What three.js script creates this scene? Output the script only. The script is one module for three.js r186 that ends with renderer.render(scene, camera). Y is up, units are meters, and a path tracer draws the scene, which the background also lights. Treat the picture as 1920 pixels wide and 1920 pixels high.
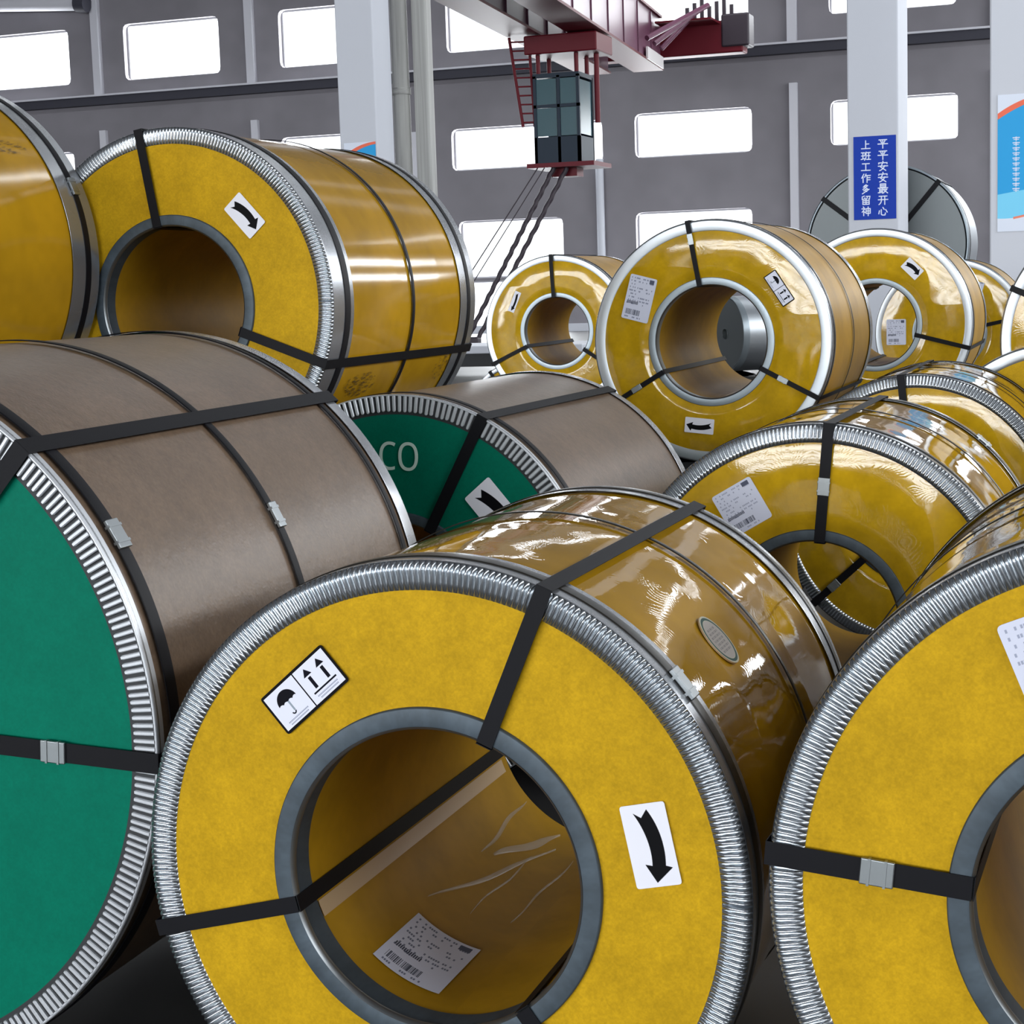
import * as THREE from 'three';
import { mergeGeometries } from 'three/addons/utils/BufferGeometryUtils.js';
import { RoundedBoxGeometry } from 'three/addons/geometries/RoundedBoxGeometry.js';
import { RectAreaLightUniformsLib } from 'three/addons/lights/RectAreaLightUniformsLib.js';
import { TextGeometry } from 'three/addons/geometries/TextGeometry.js';
import { FontLoader } from 'three/addons/loaders/FontLoader.js';

// ---------------------------------------------------------------- camera, sky, light, exposure
const scene = new THREE.Scene();
const renderer = new THREE.WebGLRenderer({ antialias: true });
renderer.toneMapping = THREE.LinearToneMapping;
renderer.toneMappingExposure = 1.0;
renderer.shadowMap.enabled = true;
RectAreaLightUniformsLib.init();

const camera = new THREE.PerspectiveCamera(2 * Math.atan(960 / 3325.77) * 180 / Math.PI, 1, 0.05, 300);
camera.position.set(0, 1.5, 0);
camera.up.set(-0.01125527, 0.99147976, -0.12977368);
camera.lookAt(-0.33113994, 1.5 - 0.12615465, -0.93511034);
scene.add(camera);

const DAY = new THREE.Color(0.93, 0.97, 1.0);
scene.background = new THREE.Color(0.93, 0.97, 1.0);
const WINDOW_LIGHT = 13.0, FRONT_LIGHT = 19.5, ROOF_LIGHT = 10.0, PANE_GLOW = 1.3;

// ---------------------------------------------------------------- helpers
let seed = 7;
const rnd = () => { seed = (seed + 0x6d2b79f5) | 0; let t = Math.imul(seed ^ (seed >>> 15), 1 | seed); t = (t + Math.imul(t ^ (t >>> 7), 61 | t)) ^ t; return ((t ^ (t >>> 14)) >>> 0) / 4294967296; };
const R = (d) => d * Math.PI / 180;
const taken = new Map();
function numbered(name) { const n = taken.get(name) ?? 0; taken.set(name, n + 1); return n ? name + '_' + String(n).padStart(3, '0') : name; }
function thing(name, label, category, pos = [0, 0, 0], turn = 0, group) {
  const o = new THREE.Group(); o.name = numbered(name); o.position.set(...pos); o.rotation.y = turn;
  o.userData = { label, category }; if (group) o.userData.group = group; scene.add(o); return o;
}
function mesh(name, geo, mat, parent = scene) {
  const m = new THREE.Mesh(Array.isArray(geo) ? (geo.length > 1 ? mergeGeometries(geo.map(plain)) : geo[0]) : geo, mat);
  m.name = parent === scene ? numbered(name) : name; m.castShadow = m.receiveShadow = true; parent.add(m); return m;
}
function plain(g) { const h = g.index ? g.toNonIndexed() : g; for (const k of Object.keys(h.attributes)) if (!['position', 'normal', 'uv'].includes(k)) h.deleteAttribute(k); return h; }
function struct(name, geo, mat) { const m = mesh(name, geo, mat); m.userData.kind = 'structure'; return m; }
function box(w, h, d, x = 0, y = 0, z = 0) { const g = new THREE.BoxGeometry(w, h, d); g.translate(x, y, z); return g; }
function span(x0, x1, y0, y1, z0, z1) { return box(x1 - x0, y1 - y0, z1 - z0, (x0 + x1) / 2, (y0 + y1) / 2, (z0 + z1) / 2); }
function rbox(w, h, d, r, x = 0, y = 0, z = 0) { const g = new RoundedBoxGeometry(w, h, d, 2, r); g.translate(x, y, z); return g; }
function rod(a, b, r, seg = 10) {
  const A = new THREE.Vector3(...a), B = new THREE.Vector3(...b), d = B.clone().sub(A), g = new THREE.CylinderGeometry(r, r, d.length(), seg);
  g.applyQuaternion(new THREE.Quaternion().setFromUnitVectors(new THREE.Vector3(0, 1, 0), d.normalize())); g.translate(...A.add(B).multiplyScalar(0.5).toArray()); return g;
}
// solid of revolution round the z axis; profile of [radius, z]; uv in metres
function lathe(profile, seg = 128, rUv = 1) {
  const g = new THREE.LatheGeometry(profile.map(([r, z]) => new THREE.Vector2(r, z)), seg);
  g.rotateX(Math.PI / 2);
  let len = 0; for (let i = 1; i < profile.length; i++) len += Math.hypot(profile[i][0] - profile[i - 1][0], profile[i][1] - profile[i - 1][1]);
  const uv = g.attributes.uv; for (let i = 0; i < uv.count; i++) uv.setXY(i, uv.getX(i) * 2 * Math.PI * rUv, uv.getY(i) * len);
  return g;
}
function planarUv(g) { const p = g.attributes.position, uv = g.attributes.uv; for (let i = 0; i < p.count; i++) uv.setXY(i, p.getX(i), p.getY(i)); return g; }

// periodic noise
function noiseField(size, cell, sd) {
  const n = Math.max(1, Math.round(size / cell)), v = new Float32Array(n * n); let s = sd;
  for (let i = 0; i < v.length; i++) { s = (Math.imul(s, 1664525) + 1013904223) | 0; v[i] = (s >>> 8) / 16777216; }
  const out = new Float32Array(size * size), sm = (t) => t * t * t * (t * (t * 6 - 15) + 10);
  for (let y = 0; y < size; y++) for (let x = 0; x < size; x++) {
    const fx = x / size * n, fy = y / size * n, ix = Math.floor(fx), iy = Math.floor(fy), tx = sm(fx - ix), ty = sm(fy - iy);
    const a = v[(iy % n) * n + ix % n], b = v[(iy % n) * n + (ix + 1) % n], c = v[((iy + 1) % n) * n + ix % n], d = v[((iy + 1) % n) * n + (ix + 1) % n];
    out[y * size + x] = (a + (b - a) * tx) * (1 - ty) + (c + (d - c) * tx) * ty;
  }
  return out;
}
function fbm(size, cells, weights, sd) { const o = new Float32Array(size * size); cells.forEach((c, k) => { const f = noiseField(size, c, sd + k * 977); for (let i = 0; i < o.length; i++) o[i] += (f[i] - 0.5) * weights[k]; }); return o; }
function tex(size, fn, srgb, rep = 1) {
  const d = new Uint8Array(size * size * 4);
  for (let i = 0; i < size * size; i++) { const c = fn(i, i % size, (i / size) | 0); for (let k = 0; k < 3; k++) d[i * 4 + k] = Math.max(0, Math.min(255, c[k])); d[i * 4 + 3] = 255; }
  const t = new THREE.DataTexture(d, size, size); t.wrapS = t.wrapT = THREE.RepeatWrapping; t.magFilter = THREE.LinearFilter; t.repeat.set(rep, rep);
  if (srgb) t.colorSpace = THREE.SRGBColorSpace; t.needsUpdate = true; return t;
}
const gray = (f, base, amp) => (i) => { const v = base + f[i] * amp; return [v, v, v]; };
const S = 512;
const fine = fbm(S, [2, 5, 16, 64], [0.4, 0.4, 0.3, 0.4], 11), coarse = fbm(S, [16, 48, 128, 256], [0.25, 0.4, 0.6, 0.8], 23), mid = fbm(S, [8, 24, 80], [0.3, 0.5, 0.7], 37);
const tintTex = (f, amp, rep) => tex(S, gray(f, 225, amp), true, rep);
// film wrinkles: soft swells with creases
const swell = fbm(S, [64, 128, 256], [0.35, 0.8, 0.9], 51), crease0 = noiseField(S, 40, 77), crease1 = noiseField(S, 90, 91);
const wrinkle = tex(S, (i) => { const c = Math.abs(crease0[i] - 0.5) * 0.12 + Math.abs(crease1[i] - 0.5) * 0.6, v = 120 + swell[i] * 130 - c * 100; return [v, v, v]; }, false, 0.8);
const kraftBump = tex(S, gray(fbm(S, [3, 12, 100], [0.3, 0.4, 1], 5), 128, 110), false, 1.5);

// ---------------------------------------------------------------- materials
const std = (o) => new THREE.MeshStandardMaterial(o), phy = (o) => new THREE.MeshPhysicalMaterial(o);
const lin = (r, g, b) => new THREE.Color().setRGB(r, g, b);
const YELLOW_WRAP = lin(0.53, 0.285, 0.012), YELLOW_SHEET = lin(0.66, 0.39, 0.011), GALVANISED = lin(0.46, 0.49, 0.52);
const M = {
  yellowFace: phy({ color: YELLOW_SHEET, roughness: 0.55, specularIntensity: 0.16, map: tintTex(fine, 40, 2) }),
  yellowFilmFace: phy({ color: YELLOW_SHEET, roughness: 0.08, map: tintTex(mid, 30, 2), bumpMap: wrinkle, bumpScale: 0.024, ior: 1.5 }),
  yellowBody: phy({ color: YELLOW_WRAP, roughness: 0.03, map: tintTex(coarse, 34, 1), bumpMap: wrinkle, bumpScale: 0.013, ior: 1.5 }),
  yellowBodyDull: phy({ color: YELLOW_WRAP, roughness: 0.42, specularIntensity: 0.3, map: tintTex(coarse, 40, 1), bumpMap: wrinkle, bumpScale: 0.006 }),
  yellowBodyTaut: phy({ color: YELLOW_WRAP, roughness: 0.11, specularIntensity: 0.75, map: tintTex(coarse, 40, 1), bumpMap: wrinkle, bumpScale: 0.002, ior: 1.5 }),
  liner: phy({ color: YELLOW_WRAP, roughness: 0.5, specularIntensity: 0.2, map: tintTex(coarse, 30, 2) }),
  greenFace: phy({ color: lin(0.0, 0.195, 0.12), roughness: 0.55, specularIntensity: 0.14, map: tintTex(fine, 22, 2) }),
  kraft: phy({ color: lin(0.18, 0.12, 0.078), roughness: 0.35, specularIntensity: 0.6, map: tintTex(fine, 46, 1.3), bumpMap: kraftBump, bumpScale: 0.0012 }),
  steelGrey: std({ color: lin(0.11, 0.125, 0.13), roughness: 0.4, metalness: 0.25 }),
  silver: std({ color: GALVANISED, roughness: 0.26, metalness: 0.95 }),
  zinc: std({ color: lin(0.55, 0.57, 0.6), roughness: 0.42, metalness: 0.5 }),
  silverSmooth: std({ color: GALVANISED, roughness: 0.4, metalness: 0.95 }),
  sleeve: phy({ color: lin(0.3, 0.31, 0.33), roughness: 0.26, metalness: 0.7, bumpMap: wrinkle, bumpScale: 0.004 }),
  ringDark: std({ color: lin(0.07, 0.095, 0.118), roughness: 0.5, metalness: 0.35, map: tintTex(mid, 50, 3) }),
  ringLight: std({ color: lin(0.26, 0.3, 0.33), roughness: 0.38, metalness: 0.6 }),
  strap: phy({ color: lin(0.006, 0.006, 0.008), roughness: 0.5, specularIntensity: 0.25 }),
  hoop: phy({ color: lin(0.02, 0.018, 0.015), roughness: 0.35, specularIntensity: 0.5 }),
  seal: std({ color: lin(0.27, 0.29, 0.3), roughness: 0.36, metalness: 0.9 }),
  tape: std({ color: lin(0.5, 0.35, 0.2), roughness: 0.4 }),
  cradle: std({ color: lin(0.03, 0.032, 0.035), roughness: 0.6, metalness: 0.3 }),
  wall: std({ color: lin(0.31, 0.295, 0.325), roughness: 0.85, map: tintTex(coarse, 30, 0.08) }),
  wallRib: std({ color: lin(0.6, 0.6, 0.65), roughness: 0.7 }),
  ledge: std({ color: lin(0.035, 0.035, 0.05), roughness: 0.7 }),
  column: std({ color: lin(0.58, 0.6, 0.66), roughness: 0.6 }),
  pipe: std({ color: lin(0.42, 0.42, 0.40), roughness: 0.5, map: tintTex(mid, 60, 0.5) }),
  floor: std({ color: lin(0.075, 0.075, 0.078), roughness: 0.45, map: tintTex(coarse, 60, 0.25) }),
  roof: std({ color: lin(0.17, 0.17, 0.18), roughness: 0.9 }),
  pane: std({ color: 0xffffff, roughness: 0.5, emissive: DAY, emissiveIntensity: PANE_GLOW }),
  frame: std({ color: lin(0.5, 0.5, 0.53), roughness: 0.5, metalness: 0.2 }),
  craneRed: phy({ color: lin(0.12, 0.006, 0.014), roughness: 0.5, specularIntensity: 0.5 }),
  craneSide: phy({ color: lin(0.14, 0.05, 0.09), roughness: 0.35, specularIntensity: 0.8 }),
  craneDark: std({ color: lin(0.03, 0.02, 0.03), roughness: 0.5 }),
  cabBlue: phy({ color: lin(0.02, 0.032, 0.05), roughness: 0.5, specularIntensity: 0.4 }),
  cabGlass: phy({ color: lin(0.01, 0.065, 0.085), roughness: 0.3, specularIntensity: 0.5 }),
  craneGlint: std({ color: lin(0.75, 0.72, 0.72), roughness: 0.4 }),
};

// ---------------------------------------------------------------- printed sheets (canvas)
function print(w, h, draw) {
  const c = document.createElement('canvas'); c.width = w; c.height = h; const x = c.getContext('2d'); draw(x, w, h);
  const t = new THREE.CanvasTexture(c); t.colorSpace = THREE.SRGBColorSpace; return t;
}
const paperMat = (t) => phy({ map: t, color: lin(0.86, 0.86, 0.9), roughness: 0.6, specularIntensity: 0.2 });
function arrowInk(x, w, h) { // bent arrow with a swallow tail, pointing down
  x.fillStyle = '#f4f4f8'; x.fillRect(0, 0, w, h); x.fillStyle = '#08080c'; x.beginPath();
  x.moveTo(w * 0.27, h * 0.1); x.lineTo(w * 0.43, h * 0.165); x.lineTo(w * 0.58, h * 0.07);
  x.bezierCurveTo(w * 0.80, h * 0.3, w * 0.82, h * 0.56, w * 0.74, h * 0.76); x.lineTo(w * 0.88, h * 0.79); x.lineTo(w * 0.48, h * 0.95); x.lineTo(w * 0.30, h * 0.72);
  x.lineTo(w * 0.45, h * 0.745); x.bezierCurveTo(w * 0.52, h * 0.56, w * 0.47, h * 0.32, w * 0.27, h * 0.1); x.fill();
}
const arrowTex = print(128, 232, arrowInk);
const handleTex = print(512, 256, (x, w, h) => {
  x.fillStyle = '#07070c'; x.fillRect(0, 0, w, h); x.fillStyle = '#eef0fa'; x.fillRect(14, 16, 236, h - 32); x.fillRect(258, 16, 240, h - 32);
  x.fillStyle = '#0a0a12'; // umbrella
  x.beginPath(); x.arc(132, 112, 68, Math.PI, 0); x.quadraticCurveTo(183, 100, 168, 116); x.quadraticCurveTo(150, 100, 133, 116); x.quadraticCurveTo(112, 100, 98, 116); x.quadraticCurveTo(80, 100, 64, 112); x.fill();
  x.strokeStyle = '#9aa6ae'; x.lineWidth = 12; x.beginPath(); x.moveTo(134, 112); x.lineTo(134, 176); x.stroke(); x.strokeStyle = '#20242c'; x.lineWidth = 8; x.beginPath(); x.arc(124, 178, 12, 0, Math.PI); x.stroke();
  for (const cx of [330, 430]) { x.fillStyle = '#0a0a16'; x.beginPath(); x.moveTo(cx, 38); x.lineTo(cx - 30, 82); x.lineTo(cx + 30, 82); x.fill(); x.fillRect(cx - 11, 92, 22, 76); }
  x.fillRect(290, 180, 180, 10);
  x.fillStyle = '#8d93a6'; for (const [a, b, y] of [[52, 214, 206], [60, 200, 222], [300, 462, 204], [312, 450, 220]]) for (let k = a; k < b; k += 9) x.fillRect(k, y, 6, 8);
});
function docInk(dark) {
  return (x, w, h) => {
    x.fillStyle = '#dfe2ee'; x.fillRect(0, 0, w, h); x.fillStyle = dark; let s = 5;
    const r = () => (s = (s * 16807) % 2147483647) / 2147483647;
    for (let row = 0; row < 9; row++) for (let k = 14; k < w - 20; k += 7) if (r() < (row % 3 === 2 ? 0.2 : 0.45)) x.fillRect(k, 14 + row * 20, 5, 9);
    x.fillStyle = '#4a4e5c'; for (let k = 20; k < w * 0.62; k += 3 + r() * 4) x.fillRect(k, h - 66, 1 + r() * 2.5, 34);
    for (let k = 16; k < w * 0.5; k += 6) x.fillRect(k, h * 0.58, 4, 18);
    x.fillStyle = dark; for (let k = 14; k < w - 60; k += 7) if (r() < 0.6) x.fillRect(k, h - 22, 5, 9);
    x.fillStyle = '#5a5f70'; x.fillRect(w - 52, 12, 34, 26);
  };
}
const docTex = print(200, 280, docInk('#7c8296')), docFaint = print(200, 280, docInk('#a7acbd'));
const roundTex = print(256, 256, (x, w) => {
  x.fillStyle = '#b9b49a'; x.fillRect(0, 0, w, w); x.strokeStyle = '#2e4a44'; x.lineWidth = 14; x.beginPath(); x.arc(128, 128, 112, 0, 7); x.stroke();
  x.fillStyle = '#a9a298'; x.beginPath(); x.arc(128, 128, 102, 0, 7); x.fill(); x.fillStyle = '#6a6666';
  for (let r = 0; r < 7; r++) for (let k = 60; k < 196; k += 9) if ((k * 7 + r * 13) % 5 > 1 && Math.hypot(k - 128, 70 + r * 19 - 128) < 84) x.fillRect(k, 66 + r * 19, 6, 11);
});
const smudgeTex = (sd, dens) => print(128, 128, (x, w, h) => {
  let s = sd; const r = () => (s = (s * 16807) % 2147483647) / 2147483647;
  for (let k = 0; k < dens; k++) { const a = r() * 6.3, q = Math.sqrt(r()) * 0.46; x.fillStyle = `rgba(45,34,14,${0.15 + 0.4 * r()})`; x.beginPath(); x.ellipse(w / 2 + Math.cos(a) * q * w, h / 2 + Math.sin(a) * q * h, 2 + r() * 5, 2 + r() * 4, r() * 3, 0, 7); x.fill(); }
});
// simple brush strokes for the safety sign
const GLYPH = {
  上: 'M50 8V88M50 42H82M8 88H94', 班: 'M6 16H36M8 48H36M4 84L38 76M22 16V80M46 20L42 44M54 10V48Q54 76 38 92M64 16H96M66 48H94M60 86H98M80 16V86',
  工: 'M16 16H86M50 16V84M6 84H94', 作: 'M30 8L8 48M22 34V94M52 8L38 40M46 24H96M62 24V94M62 46H92M62 68H92',
  多: 'M52 4L24 28M34 14H68L20 52M38 26L50 34M62 42L28 66M44 52H82L14 96M46 64L58 74', 留: 'M34 6L12 14V42L42 34M38 24L46 42M52 10H90L84 42L76 38M68 10L54 42M18 54H82V92H18ZM50 54V92M18 73H82',
  神: 'M22 4L30 14M8 24H38L10 58M26 46V94M30 54L40 62M50 24H92V72H50ZM50 48H92M71 6V96', 平: 'M14 14H88M30 24L38 42M72 22L62 42M4 54H96M50 14V96',
  安: 'M50 2L52 14M10 28V18H90V28M46 24L28 58L78 94M68 46Q54 82 18 94M6 50H96', 最: 'M24 4H76V34H24ZM24 19H76M4 44H96M18 44V92M18 60H44M18 74H44M4 90L46 84M44 44V96M54 58H88L54 94M58 66L94 94',
  开: 'M12 14H88M4 48H96M34 14V50Q34 80 10 96M66 14V96', 心: 'M14 46L8 76M32 36V78Q34 90 52 90H68L72 70M48 14L60 34M74 36L90 62',
};
function glyph(x, ch, px, py, s) { const m = GLYPH[ch]; x.save(); x.translate(px, py); x.scale(s / 100, s / 100); x.lineWidth = 11; x.lineCap = 'round'; x.lineJoin = 'round'; x.stroke(new Path2D(m)); x.restore(); }
const signTex = print(256, 512, (x, w, h) => {
  x.fillStyle = '#1b3fae'; x.fillRect(0, 0, w, h); x.strokeStyle = '#e6ecff';
  [...'上班工作多留神'].forEach((c, k) => glyph(x, c, 44, 22 + k * 68, 60)); [...'平平安安最开心'].forEach((c, k) => glyph(x, c, 146, 18 + k * 69, 62));
});
const posterTex = print(256, 512, (x, w, h) => {
  x.fillStyle = '#dfe6f4'; x.fillRect(0, 0, w, h);
  x.fillStyle = '#f0745a'; x.beginPath(); x.moveTo(0, 70); x.quadraticCurveTo(110, 6, w, 0); x.lineTo(w, 30); x.lineTo(0, 100); x.fill();
  x.fillStyle = '#35a3e0'; x.beginPath(); x.moveTo(0, 92); x.quadraticCurveTo(130, 22, w, 14); x.lineTo(w, 380); x.lineTo(0, 400); x.fill();
  x.fillStyle = '#7fd4f6'; x.beginPath(); x.moveTo(0, 372); x.lineTo(w, 340); x.lineTo(w, 420); x.quadraticCurveTo(120, 470, 0, 462); x.fill();
  x.strokeStyle = '#ee8a72'; x.lineWidth = 8; x.beginPath(); x.moveTo(70, 462); x.quadraticCurveTo(180, 446, w, 424); x.stroke();
  x.fillStyle = '#d7dcf0'; for (const cx of [66, 156]) for (let k = 0; k < 11; k++) { x.fillRect(cx, 160 + k * 19, 32, 4); x.fillRect(cx + 4, 167 + k * 19, 24, 3); x.fillRect(cx + 13, 158 + k * 19, 5, 16); }
});

// ---------------------------------------------------------------- setting
const X0 = -46, X1 = 14, ZB = -55, ZF = 40, TOP = 13;
const slab = (x0, x1, y0, y1, z0, z1) => { const g = span(x0, x1, y0, y1, z0, z1), p = g.attributes.position, n = g.attributes.normal, uv = g.attributes.uv; for (let i = 0; i < p.count; i++) { const ax = Math.abs(n.getX(i)), ay = Math.abs(n.getY(i)); uv.setXY(i, ax > 0.5 ? p.getZ(i) : p.getX(i), ay > 0.5 ? p.getZ(i) : p.getY(i)); } return g; };
struct('floor', slab(X0 - 0.4, X1 + 0.4, -0.3, 0, ZB - 0.4, ZF + 0.4), M.floor);
// a wall in the xy plane with openings, thickness behind the plane
function pierced(w0, w1, h, holes, thick) {
  const s = new THREE.Shape(); s.moveTo(w0, 0); s.lineTo(w1, 0); s.lineTo(w1, h); s.lineTo(w0, h); s.closePath();
  for (const [a, b, c, d, r = 0.22] of holes) { const p = new THREE.Path(); p.moveTo(a + r, c); p.lineTo(b - r, c); p.quadraticCurveTo(b, c, b, c + r); p.lineTo(b, d - r); p.quadraticCurveTo(b, d, b - r, d); p.lineTo(a + r, d); p.quadraticCurveTo(a, d, a, d - r); p.lineTo(a, c + r); p.quadraticCurveTo(a, c, a + r, c); s.holes.push(p); }
  const g = new THREE.ExtrudeGeometry(s, { depth: thick, bevelEnabled: false, curveSegments: 3 }); g.translate(0, 0, -thick); return g;
}
let windowCount = 0;
function windowPane(w, h, place, power = WINDOW_LIGHT) { // glowing daylight pane and its light, in a frame; local z towards the room
  const o = new THREE.Group(); o.name = 'window_' + (++windowCount); o.userData.kind = 'structure'; scene.add(o); place(o);
  mesh('pane', box(w, h, 0.02), M.pane, o);
  const fr = 0.05; mesh('window_frame', [box(w, fr, 0.06, 0, h / 2 - fr / 2, 0.02), box(w, fr, 0.06, 0, -h / 2 + fr / 2, 0.02), box(fr, h, 0.06, -w / 2 + fr / 2, 0, 0.02), box(fr, h, 0.06, w / 2 - fr / 2, 0, 0.02)], M.frame, o);
  if (w > 8) { const bars = []; for (let x = -w / 2 + 1.9; x < w / 2; x += 1.9) bars.push(box(0.06, h, 0.05, x, 0, 0.03)); mesh('mullion', bars, M.frame, o); }
  const l = new THREE.RectAreaLight(DAY, power, w - 0.1, h - 0.1); l.name = 'window_daylight'; l.position.set(0, 0, 0.08); l.rotation.y = Math.PI; l.castShadow = true; o.add(l);
}
const backHoles = [
  [-39.5, -35.35, 9.0, 10.9], [-33.15, -29.45, 9.0, 10.9], [-27.2, -23.5, 9.0, 10.9], [-21.2, -17.4, 9.05, 10.9], [-15.0, -11.3, 9.2, 10.9], [-8.85, -5.1, 9.3, 10.9],
  [-39.3, -35.4, 5.3, 6.7], [-33.3, -29.6, 5.3, 6.7], [-27.3, -23.5, 5.5, 6.72], [-21.15, -16.03, 5.29, 6.63], [-14.97, -11.24, 5.37, 6.74], [-8.83, -5.05, 5.41, 6.76],
  [-33.3, -29.6, 2.2, 3.66], [-27.3, -23.6, 2.2, 3.66], [-21.0, -17.42, 1.8, 3.66], [-15.0, -11.27, 2.24, 3.68], [-8.81, -5.01, 2.3, 3.69],
  [-20.95, -17.42, 0.06, 1.7], [-16.35, -13.3, 0.2, 1.75], [-2.9, 1.0, 5.41, 6.76], [-2.9, 1.0, 9.3, 10.9], [3.2, 7.0, 5.41, 6.76], [3.2, 7.0, 9.3, 10.9],
];
{ const g = pierced(X0, X1, TOP, backHoles, 0.35); g.translate(0, 0, ZB); struct('wall_back', g, M.wall); }
for (const [a, b, c, d] of backHoles) windowPane(b - a, d - c, (o) => o.position.set((a + b) / 2, (c + d) / 2, ZB - 0.3));
// side and front walls with clerestory windows
const sideHoles = [[-52, -22, 9.0, 10.7], [-20, 10, 9.0, 10.7], [-52, -22, 5.4, 6.7], [-20, 10, 5.4, 6.7]];
{ const g = pierced(ZB, ZF, TOP, sideHoles, 0.35); g.rotateY(-Math.PI / 2); g.translate(X1, 0, 0); struct('wall_right', g, M.wall); }
for (const [a, b, c, d] of sideHoles) windowPane(b - a, d - c, (o) => { o.position.set(X1 + 0.3, (c + d) / 2, (a + b) / 2); o.rotation.y = -Math.PI / 2; });
struct('wall_left', slab(X0 - 0.35, X0, 0, TOP, ZB, ZF), M.wall);
const frontHoles = [[-44, 12, 9.4, 11.6], [-44, 12, 6.2, 8.4], [-44, 12, 3.0, 5.2]];
{ const g = pierced(-X1, -X0, TOP, frontHoles.map(([a, b, c, d]) => [-b, -a, c, d]), 0.35); g.rotateY(Math.PI); g.translate(0, 0, ZF); struct('wall_front', g, M.wall); }
for (const [a, b, c, d] of frontHoles) windowPane(b - a, d - c, (o) => { o.position.set((a + b) / 2, (c + d) / 2, ZF + 0.3); o.rotation.y = Math.PI; }, FRONT_LIGHT);
const strips = [[-44.6, -43.4], [-25.6, -24.4]];
{
  const s = new THREE.Shape(); s.moveTo(X0, ZB); s.lineTo(X1, ZB); s.lineTo(X1, ZF); s.lineTo(X0, ZF); s.closePath();
  for (const [a, b] of strips) { const p = new THREE.Path(); p.moveTo(X0 + 3, a); p.lineTo(X1 - 3, a); p.lineTo(X1 - 3, b); p.lineTo(X0 + 3, b); p.closePath(); s.holes.push(p); }
  const g = new THREE.ExtrudeGeometry(s, { depth: 0.3, bevelEnabled: false }); g.rotateX(Math.PI / 2); g.translate(0, TOP + 0.3, 0); struct('ceiling', g, M.roof);
}
for (const [a, b] of strips) windowPane(X1 - X0 - 6, b - a, (o) => { o.position.set((X0 + X1) / 2, TOP + 0.25, (a + b) / 2); o.rotation.x = Math.PI / 2; }, ROOF_LIGHT);
// ribs, pipes and ledges of the back wall
struct('trim_1', [slab(X0, X1, 8.22, 8.5, ZB, ZB + 0.3)], M.ledge);
struct('trim_2', [slab(X0, X1, 8.5, 8.56, ZB, ZB + 0.4)], M.wallRib);
let trimCount = 2;
for (const x of [-40.2, -34.16, -28.22, -22.15, -16.05, -9.95, -4.0, 2.1, 8.1]) {
  struct('trim_' + (++trimCount), [slab(x - 0.14, x + 0.14, 8.56, TOP, ZB, ZB + 0.22)], M.wallRib);
}
for (const x of [-34.1, -28.2, -9.93, -3.9, 2.1]) struct('trim_' + (++trimCount), [slab(x - 0.12, x + 0.12, 0, 7.35, ZB, ZB + 0.18)], M.wallRib);
struct('trim_' + (++trimCount), [slab(-22.6, -22.0, 0, 6.6, ZB, ZB + 0.3)], M.wallRib);
{ const t = thing('drain_pipe', 'thin pale drain pipe with a foot ring running down the grey back wall', 'pipe', [-16.1, 0, ZB + 0.18]); mesh('pipe_run', rod([0, 2.0, 0], [0, 5.4, 0], 0.13), M.column, t); mesh('pipe_foot', [rod([0, 0, 0], [0, 2.02, 0], 0.1), rod([-0.55, 2.0, 0], [0.75, 2.0, 0], 0.09)], M.column, t); }
struct('baseboard_back', slab(X0, X1, 0, 0.25, ZB, ZB + 0.12), M.column);

{ const t = thing('roof_duct', 'pale round duct at the top of the back wall above the high windows', 'duct', [-37.2, 11.6, ZB + 0.5]); mesh('duct_run', rod([-3.2, 0.45, 0], [2.6, 0.05, 0], 0.24, 18), M.wallRib, t); mesh('duct_end', rod([2.6, 0.05, 0], [3.0, 0.02, 0], 0.3, 18), M.ledge, t); mesh('duct_bracket', box(0.08, 0.3, 0.5, -2, 0.36, -0.25), M.ledge, t); mesh('duct_bracket', box(0.08, 0.3, 0.5, 2, 0.09, -0.25), M.ledge, t); }
// columns
function column(label, x0, x1, z0, z1, extras) {
  const t = thing('hall_column', label, 'column', [(x0 + x1) / 2, 0, (z0 + z1) / 2], 0);
  mesh('shaft', rbox(x1 - x0, TOP - 0.02, z0 - z1, 0.02, 0, TOP / 2 - 0.01, 0), M.column, t);
  mesh('base_plate', box(x1 - x0 + 0.25, 0.04, z0 - z1 + 0.25, 0, 0.02, 0), M.cradle, t); return t;
}
column('pale grey hall column with a blue slogan sign', -3.12, -2.55, -20.62, -21.5);
column('pale grey hall column with a round downpipe behind it, beyond the stacked yellow coils', -10.28, -9.73, -22.5, -23.1);
column('pale grey hall column with a cyan poster, standing beside the large bare grey coil', -1.36, -0.76, -18.0, -18.8);
{ const t = thing('rain_pipe', 'weathered round downpipe clipped behind a pale column', 'pipe', [-9.72, 0, -23.4]); mesh('pipe_run', rod([0, 0, 0], [0, TOP - 0.05, 0], 0.12, 20), M.pipe, t); for (const y of [1.4, 4.2, 7]) mesh('pipe_collar', rod([0, y, 0], [0, y + 0.09, 0], 0.135, 20), M.pipe, t); }
{ const t = thing('cable_duct', 'square grey duct standing beside a round downpipe', 'duct', [-9.42, 0, -23.5]); mesh('duct_run', rbox(0.22, TOP - 0.05, 0.2, 0.01, 0, TOP / 2 - 0.03, 0), M.pipe, t); }
function sheet(name, label, category, w, h, pos, texture) { const g = box(w, h, 0.006); const m = mesh(name, g, [M.frame, M.frame, M.frame, M.frame, phy({ map: texture, roughness: 0.5, specularIntensity: 0.2 }), M.frame]); m.position.set(...pos); m.userData = { label, category }; return m; }
sheet('slogan_sign', 'blue sign with two columns of white Chinese characters', 'sign', 0.475, 0.93, [-2.815, 2.585, -20.612], signTex);
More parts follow.
